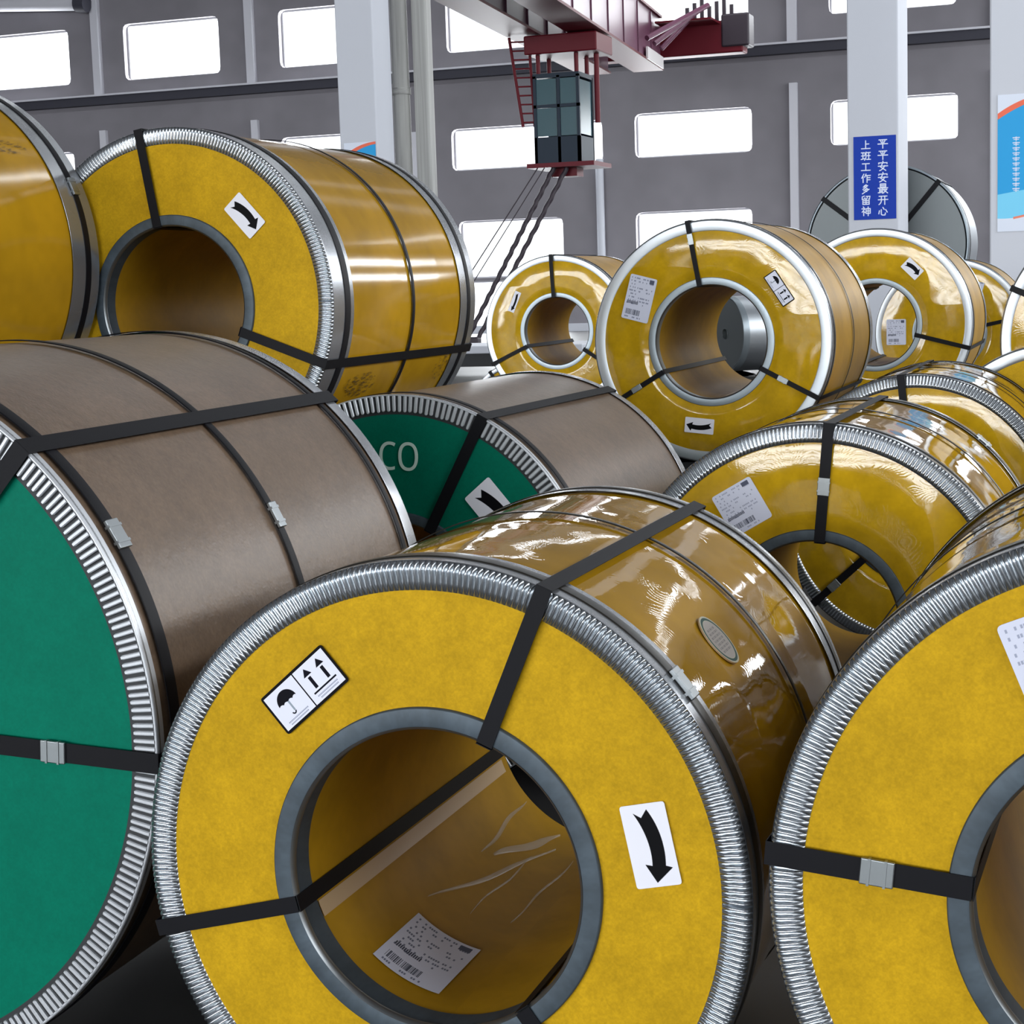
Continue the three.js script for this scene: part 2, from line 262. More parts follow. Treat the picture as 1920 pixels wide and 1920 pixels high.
sheet('wall_poster', 'cyan poster with white vertical writing on the column beside the bare grey coil', 'poster', 0.54, 1.3, [-1.015, 2.52, -17.992], posterTex);
sheet('wall_poster', 'cyan poster on the column by the downpipe, top showing above a stacked yellow coil', 'poster', 0.47, 1.25, [-9.985, 2.88, -22.492], posterTex);

// ---------------------------------------------------------------- coils
const font = await new FontLoader().loadAsync('fonts/droid/droid_sans_regular.typeface.json');
function flange(Rr, n, amp, seg = 6, inner = 0.91, lift = 0) { // crimped outer ring with radial flutes
  const rows = [[inner, -0.004, 0], [inner + 0.004, 0.004 + lift, 0], [inner + 0.03, 0.005 + lift * 0.7, 0.6], [0.975, 0.005, 1], [0.992, 0.004, 1], [1.003, 0.001, 0.25], [1.006, -0.006, 0], [1.006, -0.02, 0]];
  const N = n * seg, pos = [], uv = [], idx = [];
  for (let i = 0; i <= N; i++) {
    const a = i / N * 2 * Math.PI, hgt = Math.pow(Math.sin(Math.PI * (i % seg) / seg), 0.7), wob = 1 + 0.12 * Math.sin(a * 7.3) * Math.sin(a * 17.1);
    for (const [r, z, k] of rows) { pos.push(Math.cos(a) * r * Rr, Math.sin(a) * r * Rr, z + k * amp * wob * hgt - (k > 0 ? 0.003 * (1 - hgt) : 0)); uv.push(a * Rr, r * Rr); }
  }
  const m = rows.length; for (let i = 0; i < N; i++) for (let j = 0; j < m - 1; j++) { const p = i * m + j; idx.push(p, p + 1, p + m, p + 1, p + m + 1, p + m); }
  const g = new THREE.BufferGeometry(); g.setAttribute('position', new THREE.Float32BufferAttribute(pos, 3)); g.setAttribute('uv', new THREE.Float32BufferAttribute(uv, 2)); g.setIndex(idx); g.computeVertexNormals();
  const nn = g.attributes.normal; if (nn.getZ(3) < 0) { g.setIndex(idx.map((v, k) => idx[k - k % 3 + [0, 2, 1][k % 3]])); g.computeVertexNormals(); }
  return g;
}
function toothBar(len, w, h) { // one folded tooth: a bar with chamfered top and a rounded inner end, lying along x from 0 (outer) to -len
  const c = w * 0.22, t = w * 0.5, ring = (z, q) => [[0, -w / 2 + q], [-len + t, -w / 2 + q], [-len + t * 0.35, -w * 0.36 + q * 0.5], [-len + q, 0], [-len + t * 0.35, w * 0.36 - q * 0.5], [-len + t, w / 2 - q], [0, w / 2 - q]].map(([x, y]) => [x, y, z]);
  const A = ring(0, 0), B = ring(h - c, 0), C = ring(h, c), pos = [], quad = (a, b, d, e) => pos.push(...a, ...b, ...d, ...a, ...d, ...e);
  for (let i = 0; i < 6; i++) { quad(A[i], B[i], B[i + 1], A[i + 1]); quad(B[i], C[i], C[i + 1], B[i + 1]); }
  for (let i = 1; i < 6; i++) pos.push(...C[0], ...C[i + 1], ...C[i]);
  for (let i = 0; i < pos.length; i += 9) { const q = [3, 4, 5].map((k) => pos[i + k]); for (let k = 0; k < 3; k++) { pos[i + 3 + k] = pos[i + 6 + k]; pos[i + 6 + k] = q[k]; } }
  const g = new THREE.BufferGeometry(); g.setAttribute('position', new THREE.Float32BufferAttribute(pos, 3)); g.setAttribute('uv', new THREE.Float32BufferAttribute(new Float32Array(pos.length / 3 * 2), 2)); g.computeVertexNormals(); return g;
}
function toothRing(Rr, n, inner, y) {
  const pitch = 2 * Math.PI * Rr * 0.95 / n, out = []; let s = 3;
  for (let i = 0; i < n; i++) { s = (s * 16807) % 2147483647; const u = s / 2147483647, g = toothBar(Rr * (0.992 - inner) * (1 - 0.05 * u), pitch * (0.56 + 0.08 * u), 0.007); g.translate(Rr * 0.998, 0, 0.0005); g.rotateZ((i + 0.12 * (u - 0.5)) / n * 2 * Math.PI); g.translate(0, y, 0); out.push(g); }
  return out;
}
function turnZ(g, th, y) { g.rotateZ(R(th)); g.translate(0, y, 0); return g; }
function sealGeo(w) { return [rbox(0.05, w * 1.12, 0.006, 0.002), box(0.004, w * 1.16, 0.009, -0.012), box(0.004, w * 1.16, 0.009, 0.012)]; }
function sticker(parent, name, tx, w, h, x, y, rot, label, z = 0.004) { // thin printed sheet on the front face
  const s = new THREE.Shape(), r = Math.min(w, h) * 0.07, a = w / 2, b = h / 2;
  s.moveTo(-a + r, -b); s.lineTo(a - r, -b); s.quadraticCurveTo(a, -b, a, -b + r); s.lineTo(a, b - r); s.quadraticCurveTo(a, b, a - r, b); s.lineTo(-a + r, b); s.quadraticCurveTo(-a, b, -a, b - r); s.lineTo(-a, -b + r); s.quadraticCurveTo(-a, -b, -a + r, -b);
  const g = new THREE.ExtrudeGeometry(s, { depth: 0.0012, bevelEnabled: false, curveSegments: 4 }), p = g.attributes.position, uv = g.attributes.uv; for (let i = 0; i < p.count; i++) uv.setXY(i, p.getX(i) / w + 0.5, p.getY(i) / h + 0.5);
  const m = mesh(name, g, paperMat(tx), parent); m.position.set(x, y, z + (parent.swell ?? 0)); m.rotation.z = R(rot); if (label) m.userData.label = label; return m;
}
function curved(parent, name, mat, rad, y, t0, t1, z0, z1, inside, label) { // sheet lying on a cylinder: angle t0..t1, z0..z1
  const n = 16, pos = [], uv = [], idx = [], nor = [];
  for (let i = 0; i <= n; i++) for (let j = 0; j < 2; j++) { const a = R(t0 + (t1 - t0) * i / n), q = inside ? -1 : 1; pos.push(Math.cos(a) * rad, y + Math.sin(a) * rad, j ? z1 : z0); uv.push(i / n, j); nor.push(Math.cos(a) * q, Math.sin(a) * q, 0); }
  const cw = ((t1 > t0) === (z1 > z0)) === !inside;
  for (let i = 0; i < n; i++) { const p = i * 2; idx.push(...(cw ? [p, p + 2, p + 1, p + 1, p + 2, p + 3] : [p, p + 1, p + 2, p + 1, p + 3, p + 2])); }
  const g = new THREE.BufferGeometry(); g.setAttribute('position', new THREE.Float32BufferAttribute(pos, 3)); g.setAttribute('normal', new THREE.Float32BufferAttribute(nor, 3)); g.setAttribute('uv', new THREE.Float32BufferAttribute(uv, 2)); g.setIndex(idx);
  const m = mesh(name, g, mat, parent); if (label) m.userData.label = label; return m;
}
function coil(o) {
  const { x, y, z, R: Rr, r, L, yaw = 0, kind = 'yellow', label, straps = [], hoops = [], flutes = 0, amp = 0.005, w = 0.03 } = o;
  const t = thing(o.name ?? (kind === 'yellow' ? 'yellow_steel_coil' : kind === 'green' ? 'green_faced_steel_coil' : 'bare_steel_coil'), label, 'steel coil', [x, y - Rr, z], -R(yaw), o.group);
  const c = Rr, up = (g) => { g.translate(0, c, 0); return g; };
  const face = o.face ?? (kind === 'green' ? M.greenFace : kind === 'steel' ? M.steelGrey : M.yellowFace), body = o.body ?? (kind === 'green' ? M.kraft : kind === 'steel' ? M.silverSmooth : M.yellowBody);
  const ringMat = o.ring ?? M.ringDark, rin = r * 0.88, seg = o.seg ?? 160, fin = o.flangeInner ?? 0.91;
  // wrapped body
  const b = up(lathe([[Rr - 0.002, -L], [Rr - 0.002, -L * 0.75], [Rr - 0.002, -L * 0.5], [Rr - 0.002, -L * 0.25], [Rr - 0.002, 0]], seg, Rr)); mesh('wrapped_body', b, body, t);
  // end sheets, slightly swollen under their film
  const sw = o.swell ?? 0, fo = kind === 'green' ? 0.955 : 0.96, prof = [];
  for (let k = 0; k <= 20; k++) { const q = k / 20, rr = Rr * fo + (r * 0.94 - Rr * fo) * q; prof.push([rr, sw ? sw * (1 - Math.pow(Math.max(0, 1 - q / 0.55), 2)) * (q < 0.8 ? 1 : (1 - q) / 0.2) : 0]); }
  mesh('end_sheet', up(planarUv(lathe(prof, seg))), face, t);
  mesh('rear_sheet', up(planarUv(lathe([[r * 0.94, -L], [Rr, -L]], seg))), face, t);
  // outer edge protectors
  if (kind !== 'steel') {
    const sl = o.sleeve ?? 0.085, mk = (z0, z1) => up(lathe([[Rr + 0.0025, z1], [Rr + 0.0035, z1 + 0.002], [Rr + 0.0035, z0 - 0.002], [Rr + 0.0025, z0]], seg, Rr));
    const fm = o.flangeMat ?? (kind === 'green' ? M.zinc : flutes ? M.silver : M.silverSmooth);
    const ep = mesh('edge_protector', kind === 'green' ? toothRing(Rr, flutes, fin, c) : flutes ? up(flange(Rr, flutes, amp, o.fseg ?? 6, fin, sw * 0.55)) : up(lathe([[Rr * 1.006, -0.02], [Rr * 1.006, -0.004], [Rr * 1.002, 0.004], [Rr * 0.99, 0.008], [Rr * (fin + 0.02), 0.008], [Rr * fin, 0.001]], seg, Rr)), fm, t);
    if (kind === 'green') { mesh('tooth_gap_shade', up(lathe([[Rr * 0.994, 0.0005], [Rr * (fin - 0.004), 0.0005]], seg, Rr)), M.cradle, ep); mesh('rolled_rim', up(lathe([[Rr * 1.004, -0.02], [Rr * 1.005, 0.002], [Rr * 1.003, 0.0055], [Rr * 0.998, 0.006], [Rr * 0.996, 0.003]], seg, Rr)), M.zinc, ep); }  // dark ring behind the teeth paints the shade in their gaps
    mesh('edge_sleeve', mk(0, -sl), M.sleeve, ep); const ep2 = mesh('edge_protector', up(lathe([[Rr * fin, -L - 0.001], [Rr * (fin + 0.02), -L - 0.006], [Rr * 0.99, -L - 0.006], [Rr * 1.004, -L], [Rr * 1.004, -L + 0.012]], seg, Rr)), fm, t); mesh('edge_sleeve', mk(-L + Math.max(sl, 0.05), -L), M.sleeve, ep2);
  } else mesh('edge_band', up(lathe([[Rr + 0.003, -0.06], [Rr + 0.004, 0.004], [Rr * 0.985, 0.006], [Rr * 0.975, 0.001]], seg, Rr)), M.ringLight, t);
  // bore ring and liner
  const br = mesh('bore_ring', up(lathe([[r, -0.002], [r, 0.006], [r - 0.003, 0.0095], [rin + 0.004, 0.0095], [rin, 0.006], [rin, -0.055], [rin + 0.004, -0.056]], seg, r)), ringMat, t);
  if (o.lipEdge !== false) mesh('ring_lip', up(lathe([[rin + 0.001, -0.004], [rin - 0.002, -0.004], [rin - 0.002, 0.004], [rin + 0.003, 0.0102]], seg, r)), M.seal, br);
  mesh('bore_ring', up(lathe([[rin + 0.004, -L - 0.006], [r, -L - 0.006]], seg, r)), ringMat, t);
  mesh('bore_liner', up(lathe([[rin + 0.002, 0], [rin + 0.002, -L * 0.33], [rin + 0.002, -L * 0.66], [rin + 0.002, -L]], seg, r)), kind === 'steel' ? M.steelGrey : M.liner, t);
  // straps: loops through the bore
  for (const s of straps) {
    const th = s.th, th2 = 0.0014, zf = 0.0125 + sw * 0.85, parts = [];
    parts.push(box(Rr + 0.008 - rin, w, th2, (Rr + 0.008 + rin) / 2, 0, zf));
    parts.push(box(th2, w, L + 2 * zf, Rr + 0.008, 0, -L / 2)); parts.push(box(Rr + 0.008 - rin, w, th2, (Rr + 0.008 + rin) / 2, 0, -L - zf)); parts.push(box(th2, w, L + 2 * zf, rin - 0.003, 0, -L / 2));
    const sm = mesh('strap', parts.map((g) => turnZ(g, th, c)), M.strap, t);
    for (const q of s.seals ?? []) mesh('strap_seal', sealGeo(w).map((g) => { g.translate(q * Rr, 0, zf + 0.003); return turnZ(g, th, c); }), M.seal, sm);
  }
  for (const h of hoops) { // straps round the body
    const [hz, hw, sealAt] = Array.isArray(h) ? h : [h, w];
    const hm = mesh('hoop_strap', up(lathe([[Rr + 0.0035, hz - hw / 2], [Rr + 0.0058, hz - hw / 2 + 0.001], [Rr + 0.0058, hz + hw / 2 - 0.001], [Rr + 0.0035, hz + hw / 2]], seg, Rr)), o.hoopMat ?? M.strap, t);
    if (sealAt !== undefined) mesh('strap_seal', [rbox(0.008, 0.058, hw * 1.12, 0.002), box(0.011, 0.005, hw * 1.18, 0, -0.016, 0), box(0.011, 0.005, hw * 1.18, 0, 0.016, 0)].map((g) => { g.translate(Rr + 0.009, 0, hz); return turnZ(g, sealAt, c); }), M.seal, hm);
  }
  t.swell = sw;
  return t;
}
// front yellow coil
{
  const Rr = 0.525, t = coil({ label: 'yellow steel coil with umbrella and up-arrow sticker, glossy wrapped top', x: -1.074, y: 0.543, z: -2.594, R: Rr, r: 0.288, L: 1.021, yaw: 0.06, flutes: 330, amp: 0.0075, w: 0.028,
    straps: [{ th: 66.9 }, { th: 193.8 }, { th: -53.8 }], hoops: [[-0.045, 0.03, 39], [-0.585, 0.014], [-0.985, 0.02]], hoopMat: M.hoop, seg: 220 });
  sticker(t, 'handling_sticker', handleTex, 0.152, 0.076, -0.217, Rr + 0.307, 40.5, 'white keep-dry and this-way-up sticker with black border');
  sticker(t, 'arrow_sticker', arrowTex, 0.074, 0.134, 0.368, Rr + 0.086, 11.5, 'white sticker with bent black arrow');
  curved(t, 'paper_label', paperMat(docTex), 0.2525, Rr, -132, -101, -0.115, -0.325, true, 'white printed paper glued inside the bore');
  curved(t, 'paper_tape', M.tape, 0.2527, Rr, 198, 204.5, -0.057, -0.99, true, 'brown paper tape beside the strap inside the bore');
  const sheenMat = phy({ color: lin(0.62, 0.6, 0.55), roughness: 0.25, transparent: true, opacity: 0.32 });
  for (const [t0, z0, t1, z1, wd] of [[-134, -0.39, -110, -0.88, 2.6], [-117, -0.44, -115, -0.8, 1.2], [-100, -0.47, -98, -0.85, 1.2], [-133, -0.67, -138, -0.99, 2.2], [-129, -0.7, -113, -0.96, 5]]) { // pale strips on the liner, painting the sheen of creased film
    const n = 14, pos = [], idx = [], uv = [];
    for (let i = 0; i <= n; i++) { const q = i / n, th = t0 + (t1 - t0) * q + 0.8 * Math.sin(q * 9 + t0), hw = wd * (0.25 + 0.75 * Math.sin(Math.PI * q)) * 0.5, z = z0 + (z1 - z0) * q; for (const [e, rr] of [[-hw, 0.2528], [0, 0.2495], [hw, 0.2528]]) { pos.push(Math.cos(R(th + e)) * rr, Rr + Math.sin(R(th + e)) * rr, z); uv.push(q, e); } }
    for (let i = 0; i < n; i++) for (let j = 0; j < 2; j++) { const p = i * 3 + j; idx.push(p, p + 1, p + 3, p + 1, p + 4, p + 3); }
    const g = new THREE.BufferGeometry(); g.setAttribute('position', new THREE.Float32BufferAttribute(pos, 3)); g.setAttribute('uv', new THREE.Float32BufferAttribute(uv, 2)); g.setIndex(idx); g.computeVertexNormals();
    mesh('film_sheen', g, sheenMat, t).userData.label = 'pale strip inside the bore for the sheen of creased film';
  }
  const dg = new THREE.CylinderGeometry(0.05, 0.05, 0.003, 40); const a = R(40.5), m = mesh('round_sticker', dg, [M.tape, paperMat(roundTex), M.tape], t); m.userData.label = 'round grey printed sticker';
  m.position.set(Math.cos(a) * (Rr + 0.001), Rr + Math.sin(a) * (Rr + 0.001), -0.352); m.quaternion.setFromUnitVectors(new THREE.Vector3(0, 1, 0), new THREE.Vector3(Math.cos(a), Math.sin(a), 0));
}
// right foreground yellow coil
{
  const Rr = 0.555, t = coil({ label: 'yellow steel coil in the front row with a strap seal midway on its face strap', x: 0.044, y: 0.592, z: -2.544, R: Rr, r: 0.295, L: 1.1, yaw: 1.21, flutes: 330, amp: 0.0075, w: 0.036,
    straps: [{ th: 174.4, seals: [0.713] }, { th: 54 }, { th: -66 }], hoops: [[-0.05, 0.03], [-0.55, 0.014], [-1.05, 0.02]], hoopMat: M.hoop, seg: 220 });
  sticker(t, 'paper_label', docFaint, 0.13, 0.17, -0.135, Rr + 0.355, 22, 'white printed sheet with a grey border');
}
// green-faced coils
{
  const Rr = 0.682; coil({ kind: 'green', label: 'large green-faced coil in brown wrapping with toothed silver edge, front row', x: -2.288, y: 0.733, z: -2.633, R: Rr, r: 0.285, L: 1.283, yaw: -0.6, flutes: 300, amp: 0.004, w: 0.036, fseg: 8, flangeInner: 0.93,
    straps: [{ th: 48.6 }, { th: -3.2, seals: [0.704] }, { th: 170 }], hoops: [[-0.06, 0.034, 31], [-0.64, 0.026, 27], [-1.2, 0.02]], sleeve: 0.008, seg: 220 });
}
{
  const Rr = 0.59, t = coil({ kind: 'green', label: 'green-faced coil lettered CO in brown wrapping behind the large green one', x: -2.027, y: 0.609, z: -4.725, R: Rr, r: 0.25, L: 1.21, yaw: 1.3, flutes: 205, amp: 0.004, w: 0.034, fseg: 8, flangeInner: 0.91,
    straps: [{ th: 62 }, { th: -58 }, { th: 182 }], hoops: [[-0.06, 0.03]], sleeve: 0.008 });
  const tg = new TextGeometry('CO', { font, size: 0.082, depth: 0.0012, curveSegments: 8 }); tg.scale(0.88, 1, 1);
  const m = mesh('lettering', tg, std({ color: lin(0.62, 0.78, 0.7), roughness: 0.6 }), t); m.position.set(-0.057, Rr + 0.375, 0.002); m.userData.label = 'pale letters C and O'; m.rotation.z = R(-2);
  sticker(t, 'arrow_sticker', arrowTex, 0.1, 0.19, 0.313, Rr + 0.251, 40, 'white sticker with broad black arrow');
}
// stacked yellow coils on the left
{
  const Rr = 0.551, t = coil({ label: 'stacked yellow coil with taut wrap, dark hoops and an arrow sticker', x: -2.874, y: 1.474, z: -4.983, R: Rr, r: 0.284, L: 1.231, yaw: 0.15, flutes: 300, amp: 0.004, w: 0.03, body: M.yellowBodyTaut, sleeve: 0.15, fseg: 5,
    straps: [{ th: 99.3 }, { th: -20.4 }, { th: 220 }], hoops: [[-0.1, 0.04], [-0.635, 0.02], [-1.16, 0.03]] });
  sticker(t, 'arrow_sticker', arrowTex, 0.076, 0.128, 0.266, Rr + 0.27, 42, 'white sticker with bent black arrow');
  curved(t, 'ink_stamp', std({ map: smudgeTex(11, 110), transparent: true, roughness: 0.6 }), Rr + 0.0015, Rr, -35, -25, -0.2, -0.46, false, 'dark smeared ink stamp');
  curved(t, 'ink_stamp', std({ map: smudgeTex(17, 60), transparent: true, roughness: 0.6 }), Rr + 0.0015, Rr, -33, -22, -0.95, -1.1, false, 'dark smeared ink stamp');
}
{
  const Rr = 0.58, t = coil({ label: 'stacked yellow coil with dark stencil print on its taut wrap', x: -3.697, y: 1.636, z: -3.854, R: Rr, r: 0.285, L: 1.1, yaw: -0.47, w: 0.03, body: M.yellowBodyTaut, sleeve: 0.15,
    straps: [{ th: 130 }, { th: -110 }], hoops: [[-0.09, 0.03], [-0.55, 0.02], [-1.035, 0.03, 22]] });
  curved(t, 'ink_stamp', std({ map: smudgeTex(29, 90), transparent: true, roughness: 0.6 }), Rr + 0.0015, Rr, 37.5, 32, -0.66, -0.9, false, 'row of dark stencilled marks');
}
// second-row yellow coils
{
  const Rr = 0.554, t = coil({ label: 'yellow coil with white paper sheet and bright strap seal on its glossy face', x: -0.834, y: 0.545, z: -4.829, R: Rr, r: 0.266, L: 1.042, yaw: 0.1, flutes: 300, amp: 0.0035, w: 0.03, face: M.yellowFilmFace, swell: 0.016, fseg: 5,
    straps: [{ th: 84.8, seals: [0.701] }, { th: -155.2 }, { th: -35.2 }], hoops: [[-0.05, 0.025], [-0.52, 0.02], [-0.99, 0.03, 48]], hoopMat: M.hoop });
  sticker(t, 'paper_label', docFaint, 0.125, 0.128, -0.193, Rr + 0.328, 30, 'white printed paper sheet');
}
coil({ label: 'low yellow coil with a black strap over its bright silver rim, behind the papered one', x: -0.822, y: 0.554, z: -7.127, R: 0.546, r: 0.285, L: 1.1, yaw: -0.35, face: M.yellowFilmFace, swell: 0.018, w: 0.03, straps: [{ th: 95.5 }, { th: -25 }, { th: 222.6, seals: [0.8] }], hoops: [[-0.05, 0.03], [-0.55, 0.02], [-1.05, 0.03]], flutes: 260, amp: 0.003, fseg: 5 });
// raised yellow coils further back
{
  const Rr = 0.534, t = coil({ label: 'raised yellow coil with three face straps, paper sheet, handling sticker and arrow', body: M.yellowBodyDull, x: -1.777, y: 1.227, z: -7.735, R: Rr, r: 0.285, L: 1.22, yaw: 0.07, face: M.yellowFilmFace, ring: M.ringLight, swell: 0.015, w: 0.022, straps: [{ th: 100, seals: [0.86] }, { th: -149.3, seals: [0.74] }, { th: -28, seals: [0.68] }], hoops: [[-0.05, 0.03], [-0.6, 0.016]], flangeInner: 0.9, hoopMat: M.hoop });
  sticker(t, 'paper_label', docTex, 0.125, 0.2, -0.32, Rr + 0.2, -15, 'white printed paper sheet');
  sticker(t, 'handling_sticker', handleTex, 0.156, 0.062, 0.309, Rr + 0.227, -57, 'white handling sticker');
  sticker(t, 'arrow_sticker', arrowTex, 0.068, 0.132, -0.057, Rr - 0.37, -96, 'white sticker with black arrow');
}
{
  const Rr = 0.579, t = coil({ label: 'raised yellow coil seen below the blue slogan sign, arrow sticker above its bore', body: M.yellowBodyDull, x: -1.508, y: 1.194, z: -11.012, R: Rr, r: 0.284, L: 1.1, yaw: -0.38, face: M.yellowFilmFace, ring: M.ringLight, swell: 0.016, w: 0.026, straps: [{ th: 121 }, { th: -15 }, { th: -110 }], hoops: [[-0.05, 0.03]], flangeInner: 0.912 });
  sticker(t, 'arrow_sticker', arrowTex, 0.078, 0.12, 0.226, Rr + 0.333, 45, 'white sticker with black arrow');
}
{
  const Rr = 0.558, t = coil({ label: 'raised yellow coil standing alone before the daylit doorway', body: M.yellowBodyDull, x: -4.063, y: 1.159, z: -12.606, R: Rr, r: 0.285, L: 1.1, yaw: -0.18, face: M.yellowFilmFace, ring: M.ringLight, swell: 0.022, w: 0.028, straps: [{ th: 92.5 }, { th: -155 }, { th: -33 }], hoops: [[-0.05, 0.03]] });
  sticker(t, 'arrow_sticker', arrowTex, 0.05, 0.16, -0.317, Rr + 0.226, -24, 'narrow white sticker');
}
{
  const Rr = 0.568, t = coil({ label: 'yellow coil half hidden behind the one below the blue sign, label above its bore', body: M.yellowBodyDull, x: -1.371, y: 1.031, z: -14.186, R: Rr, r: 0.285, L: 1.1, yaw: -0.23, face: M.yellowFilmFace, ring: M.ringLight, swell: 0.02, w: 0.028, straps: [{ th: 11.5 }, { th: 131 }, { th: -109 }], hoops: [[-0.05, 0.03]] });
  sticker(t, 'paper_label', docTex, 0.15, 0.2, -0.405, Rr + 0.016, 0, 'white printed paper sheet'); sticker(t, 'paper_label', docFaint, 0.13, 0.06, 0.195, Rr + 0.365, -16, 'pale printed label');
}
coil({ label: 'raised yellow coil standing before the column with the cyan poster', body: M.yellowBodyDull, x: 0.001, y: 1.174, z: -8.45, R: 0.589, r: 0.285, L: 1.1, yaw: -0.35, face: M.yellowFilmFace, ring: M.ringLight, swell: 0.02, w: 0.028, straps: [{ th: 155.7 }, { th: 35 }, { th: -85 }], hoops: [[-0.05, 0.03]] });
coil({ label: 'yellow coil mostly hidden behind the low one with the black strap over its rim', body: M.yellowBodyDull, x: -0.33, y: 0.585, z: -8.27, R: 0.583, r: 0.285, L: 0.12, yaw: -0.35, w: 0.028, ring: M.ringLight, straps: [{ th: 35 }] });
coil({ label: 'low yellow coil whose silver rim shows over the brown wrapped coil', body: M.yellowBodyDull, x: -5.02, y: 0.425, z: -14.4, R: 0.42, r: 0.2, L: 0.9, yaw: -0.37, w: 0.028, straps: [{ th: 124 }, { th: 4 }, { th: -116 }] });
// bare grey coils
coil({ kind: 'steel', label: 'large bare grey coil with slanting black straps behind the blue slogan sign', x: -2.87, y: 1.84, z: -22.0, R: 0.97, r: 0.3, L: 1.3, yaw: 0, w: 0.06, ring: M.ringLight, straps: [{ th: 50 }, { th: 142 }, { th: -40 }, { th: -130 }], hoops: [[-0.2, 0.05]] });
coil({ kind: 'steel', label: 'small bare grey coil glimpsed through the bore of a yellow coil', x: -3.72, y: 0.98, z: -16.8, R: 0.36, r: 0.05, L: 0.6, yaw: 48, w: 0.04, ring: M.steelGrey, lipEdge: false, straps: [] });

// transfer cart standing far back
{
  const t = thing('transfer_cart', 'low dark transfer cart with a pale deck edge on the floor by the doorway', 'cart', [-10.3, 0, -28.5]);
  mesh('cart_deck', rbox(3.6, 0.13, 1.6, 0.02, 0, 0.47, 0), M.column, t); mesh('chassis', [box(3.4, 0.22, 1.4, 0, 0.3, 0)], M.cradle, t);
  for (const [x, z] of [[-1.3, 0.6], [1.3, 0.6], [-1.3, -0.6], [1.3, -0.6]]) mesh('wheel', rod([x, 0.19, z - 0.06], [x, 0.19, z + 0.06], 0.19, 20), M.cradle, t);
}
// dark steel cradles carrying the raised coils
function cradle(x, base, z, depth, label, w = 0.5) {
  const t = thing('coil_cradle', label, 'cradle', [x, 0, z], 0, 'steel cradles under the raised coils');
  mesh('cradle_beam', [box(w, base - 0.02, 0.14, 0, (base - 0.02) / 2, -depth * 0.25), box(w, base - 0.02, 0.14, 0, (base - 0.02) / 2, -depth * 0.75)], M.cradle, t);
  for (const s of [-1, 1]) { const g = new THREE.Shape(); g.moveTo(0.06, 0); g.lineTo(0.26, 0); g.lineTo(0.26, 0.058); g.lineTo(0.06, 0.006); const e = new THREE.ExtrudeGeometry(g, { depth: depth * 0.7, bevelEnabled: false }); if (s < 0) e.scale(-1, 1, 1); e.translate(0, base - 0.02, -depth * 0.85); mesh('cradle_wedge', e, M.cradle, t); }
}
cradle(-2.874, 0.923, -4.983, 1.231, 'dark steel cradle under the stacked coil with the arrow sticker', 0.36);
cradle(-3.697, 1.056, -3.854, 1.1, 'dark steel cradle under the stacked coil with stencil print');
cradle(-1.777, 0.693, -7.735, 1.22, 'dark steel cradle under the raised coil with three face straps');
cradle(-1.508, 0.615, -11.012, 1.1, 'dark steel cradle under the raised coil below the blue sign');
cradle(-4.063, 0.601, -12.606, 1.1, 'dark steel cradle under the raised coil before the daylit doorway');
cradle(0.001, 0.585, -8.45, 1.1, 'dark steel cradle under the raised coil before the poster column');
cradle(-1.371, 0.463, -14.186, 1.1, 'dark steel cradle under the coil half hidden behind the one below the blue sign');
cradle(-2.87, 0.85, -22.0, 1.3, 'dark steel cradle under the large bare grey coil');
cradle(-3.5, 0.58, -16.95, 0.5, 'dark steel cradle under the small bare grey coil', 0.4);

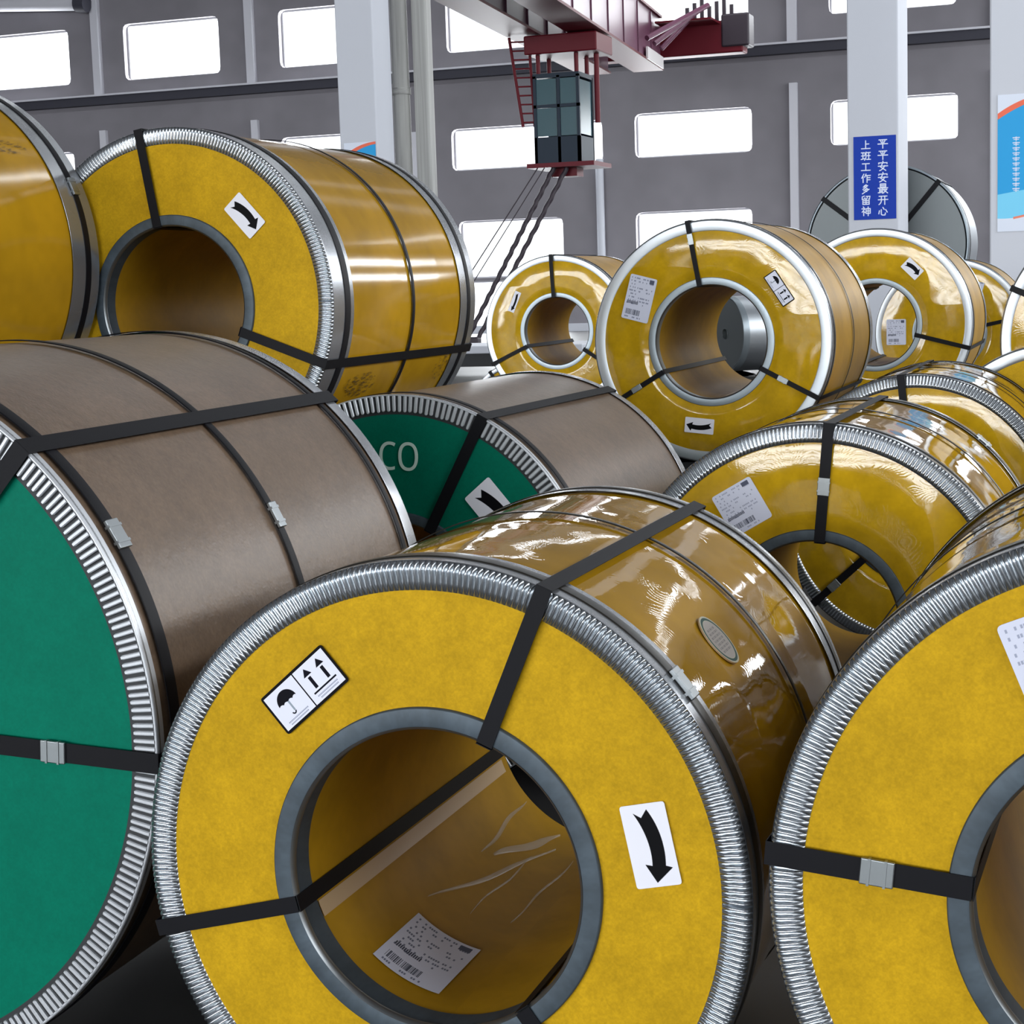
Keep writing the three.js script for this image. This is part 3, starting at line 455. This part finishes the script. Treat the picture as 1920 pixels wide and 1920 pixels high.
// ---------------------------------------------------------------- overhead crane
{
  const t = thing('overhead_crane', 'red overhead bridge crane with a hanging teal operator cab', 'crane', [0, 0, 0]);
  const len = 26, put = (m) => { m.position.set(-11.96, 7.07, -34); m.rotation.y = R(5); return m; };   // bridge runs to the runway by the back wall
  for (const off of [-0.7, 0.72]) {
    const g = put(mesh('bridge_girder', box(0.66, 1.3, len, off, 0.71, 0), M.craneSide, t));
    mesh('girder_flange', box(0.8, 0.06, len, off, 0.03, 0), M.craneRed, g); mesh('girder_flange', box(0.8, 0.06, len, off, 1.39, 0), M.craneRed, g);
    mesh('glint_plate', off < 0 ? box(0.05, 0.22, 1.6, off - 0.42, 0.13, -7) : box(0.05, 0.3, 2.4, off + 0.42, 0.17, -11.6), M.craneGlint, g);  // white plates stand in for bright glints near the girder ends
    for (let k = 0; k < 7; k++) mesh('girder_stiffener', box(0.03, 1.24, 0.08, off + 0.345, 0.71, -11.5 + k * 1.9), M.craneSide, g);
  }
  const ex = -12.3, ez = -47.5;
  mesh('end_truck', rbox(4.9, 0.85, 0.6, 0.05, ex, 7.85, ez), M.craneRed, t);
  mesh('wheel_box', rbox(0.75, 0.85, 0.7, 0.06, ex + 2.25, 8.0, ez), M.craneDark, t);
  for (let k = 0; k < 3; k++) mesh('brace', rod([-11.75 + k * 0.1, 7.5, -46 + k * 1.1], [-10.9 + k * 0.2, 8.5, -46.6 + k * 0.3], 0.07), M.craneSide, t);
  mesh('gusset', box(1.5, 0.05, 1.3, -11.2, 8.2, -46.8), M.craneRed, t);
  for (let k = 0; k < 7; k++) mesh('railing_post', box(0.1, 0.5 + (k % 3) * 0.22, 0.08, ex + 0.9 + k * 0.2, 8.45, ez), M.craneDark, t);
  // cab
  const bx = -12.32, by = 4.2, bz = -39.2, W = 1.08, H = 1.95, D = 1.1;
  const cab = mesh('operator_cab', [box(W, 0.1, D, bx, by + 0.05, bz), box(W, 0.1, D, bx, by + H, bz), box(W, 0.5, D, bx, by + 0.35, bz), ...[[-1, -1], [1, -1], [-1, 1], [1, 1], [0.1, 1]].map(([sx, sz]) => box(0.07, H, 0.07, bx + sx * (W / 2 - 0.035), by + H / 2, bz + sz * (D / 2 - 0.035))), box(W, 0.07, 0.07, bx, by + 1.28, bz + D / 2 - 0.035), box(W, H, 0.05, bx, by + H / 2, bz - D / 2 + 0.03)], M.cabBlue, t);
  for (const [x0, x1, y0, y1] of [[-0.47, 0.0, 0.62, 1.24], [0.09, 0.47, 0.62, 1.24], [-0.47, 0.0, 1.32, 1.88], [0.09, 0.47, 1.32, 1.88]]) mesh('cab_pane', box(x1 - x0, y1 - y0, 0.012, bx + (x0 + x1) / 2, by + (y0 + y1) / 2, bz + D / 2 - 0.03), M.cabGlass, cab);
  mesh('cab_pane', box(0.012, 1.2, D - 0.16, bx + W / 2 - 0.03, by + 1.25, bz), M.cabGlass, cab);
  mesh('cab_deck', [box(W + 0.5, 0.1, D + 0.3, bx + 0.1, by - 0.03, bz), box(0.6, 0.2, 0.5, bx + 0.05, by - 0.17, bz)], M.craneRed, t);
  for (const [hx, hz] of [[-0.45, -0.4], [0.45, -0.4], [-0.45, 0.4], [0.45, 0.4]]) mesh('cab_hanger', rod([bx + hx, by + H, bz + hz], [bx + hx, 6.62, bz + hz], 0.05), M.craneRed, t);
  mesh('cab_hanger', rod([bx + 0.8, by + 0.9, bz], [bx + 0.8, 6.62, bz], 0.06), M.craneRed, t);
  mesh('hoist_frame', rbox(1.7, 0.42, 1.3, 0.04, bx + 0.15, 6.83, bz), M.craneRed, t);
  // ladder
  const la = [[-13.42, 7.05, -38.74], [-13.1, 5.05, -38.6]], lb = [[-13.0, 7.05, -38.87], [-12.85, 5.05, -38.69]];
  const lad = mesh('ladder', [rod(la[0], la[1], 0.035), rod(lb[0], lb[1], 0.035)], M.craneRed, t);
  for (let k = 0; k < 10; k++) { const q = (k + 0.5) / 10, f = (p, s) => p[0].map((v, i) => v + (p[1][i] - v) * s); mesh('rung', rod(f(la, q), f(lb, q), 0.02, 6), M.craneRed, lad); }
  // hoist ropes and thin cords
  const rope = (a, b, r, tw) => { const pts = [], n = 40; for (let i = 0; i <= n; i++) { const q = i / n; pts.push(new THREE.Vector3(...a.map((v, k) => v + (b[k] - v) * q)).add(new THREE.Vector3(Math.sin(q * tw) * r * 0.22, 0, Math.cos(q * tw) * r * 0.22))); } return new THREE.TubeGeometry(new THREE.CatmullRomCurve3(pts), 80, r, 8); };
  mesh('hoist_rope', rope([-12.43, 4.15, -38.73], [-14.25, 0.35, -37.6], 0.055, 90), M.craneDark, t);
  mesh('hoist_rope', rope([-12.16, 4.12, -38.81], [-14.1, 0.2, -37.65], 0.055, 80), M.craneDark, t);
  mesh('thin_cord', rope([-12.77, 4.15, -38.61], [-14.4, 1.5, -37.7], 0.014, 3), M.craneDark, t);
  mesh('thin_cord', rope([-12.62, 4.15, -38.65], [-14.2, 1.5, -37.75], 0.012, 3), M.craneDark, t);
  mesh('hook_block', [rbox(0.5, 0.4, 0.3, 0.06, -14.2, 0.2, -37.6)], M.craneDark, t);
}
renderer.render(scene, camera);
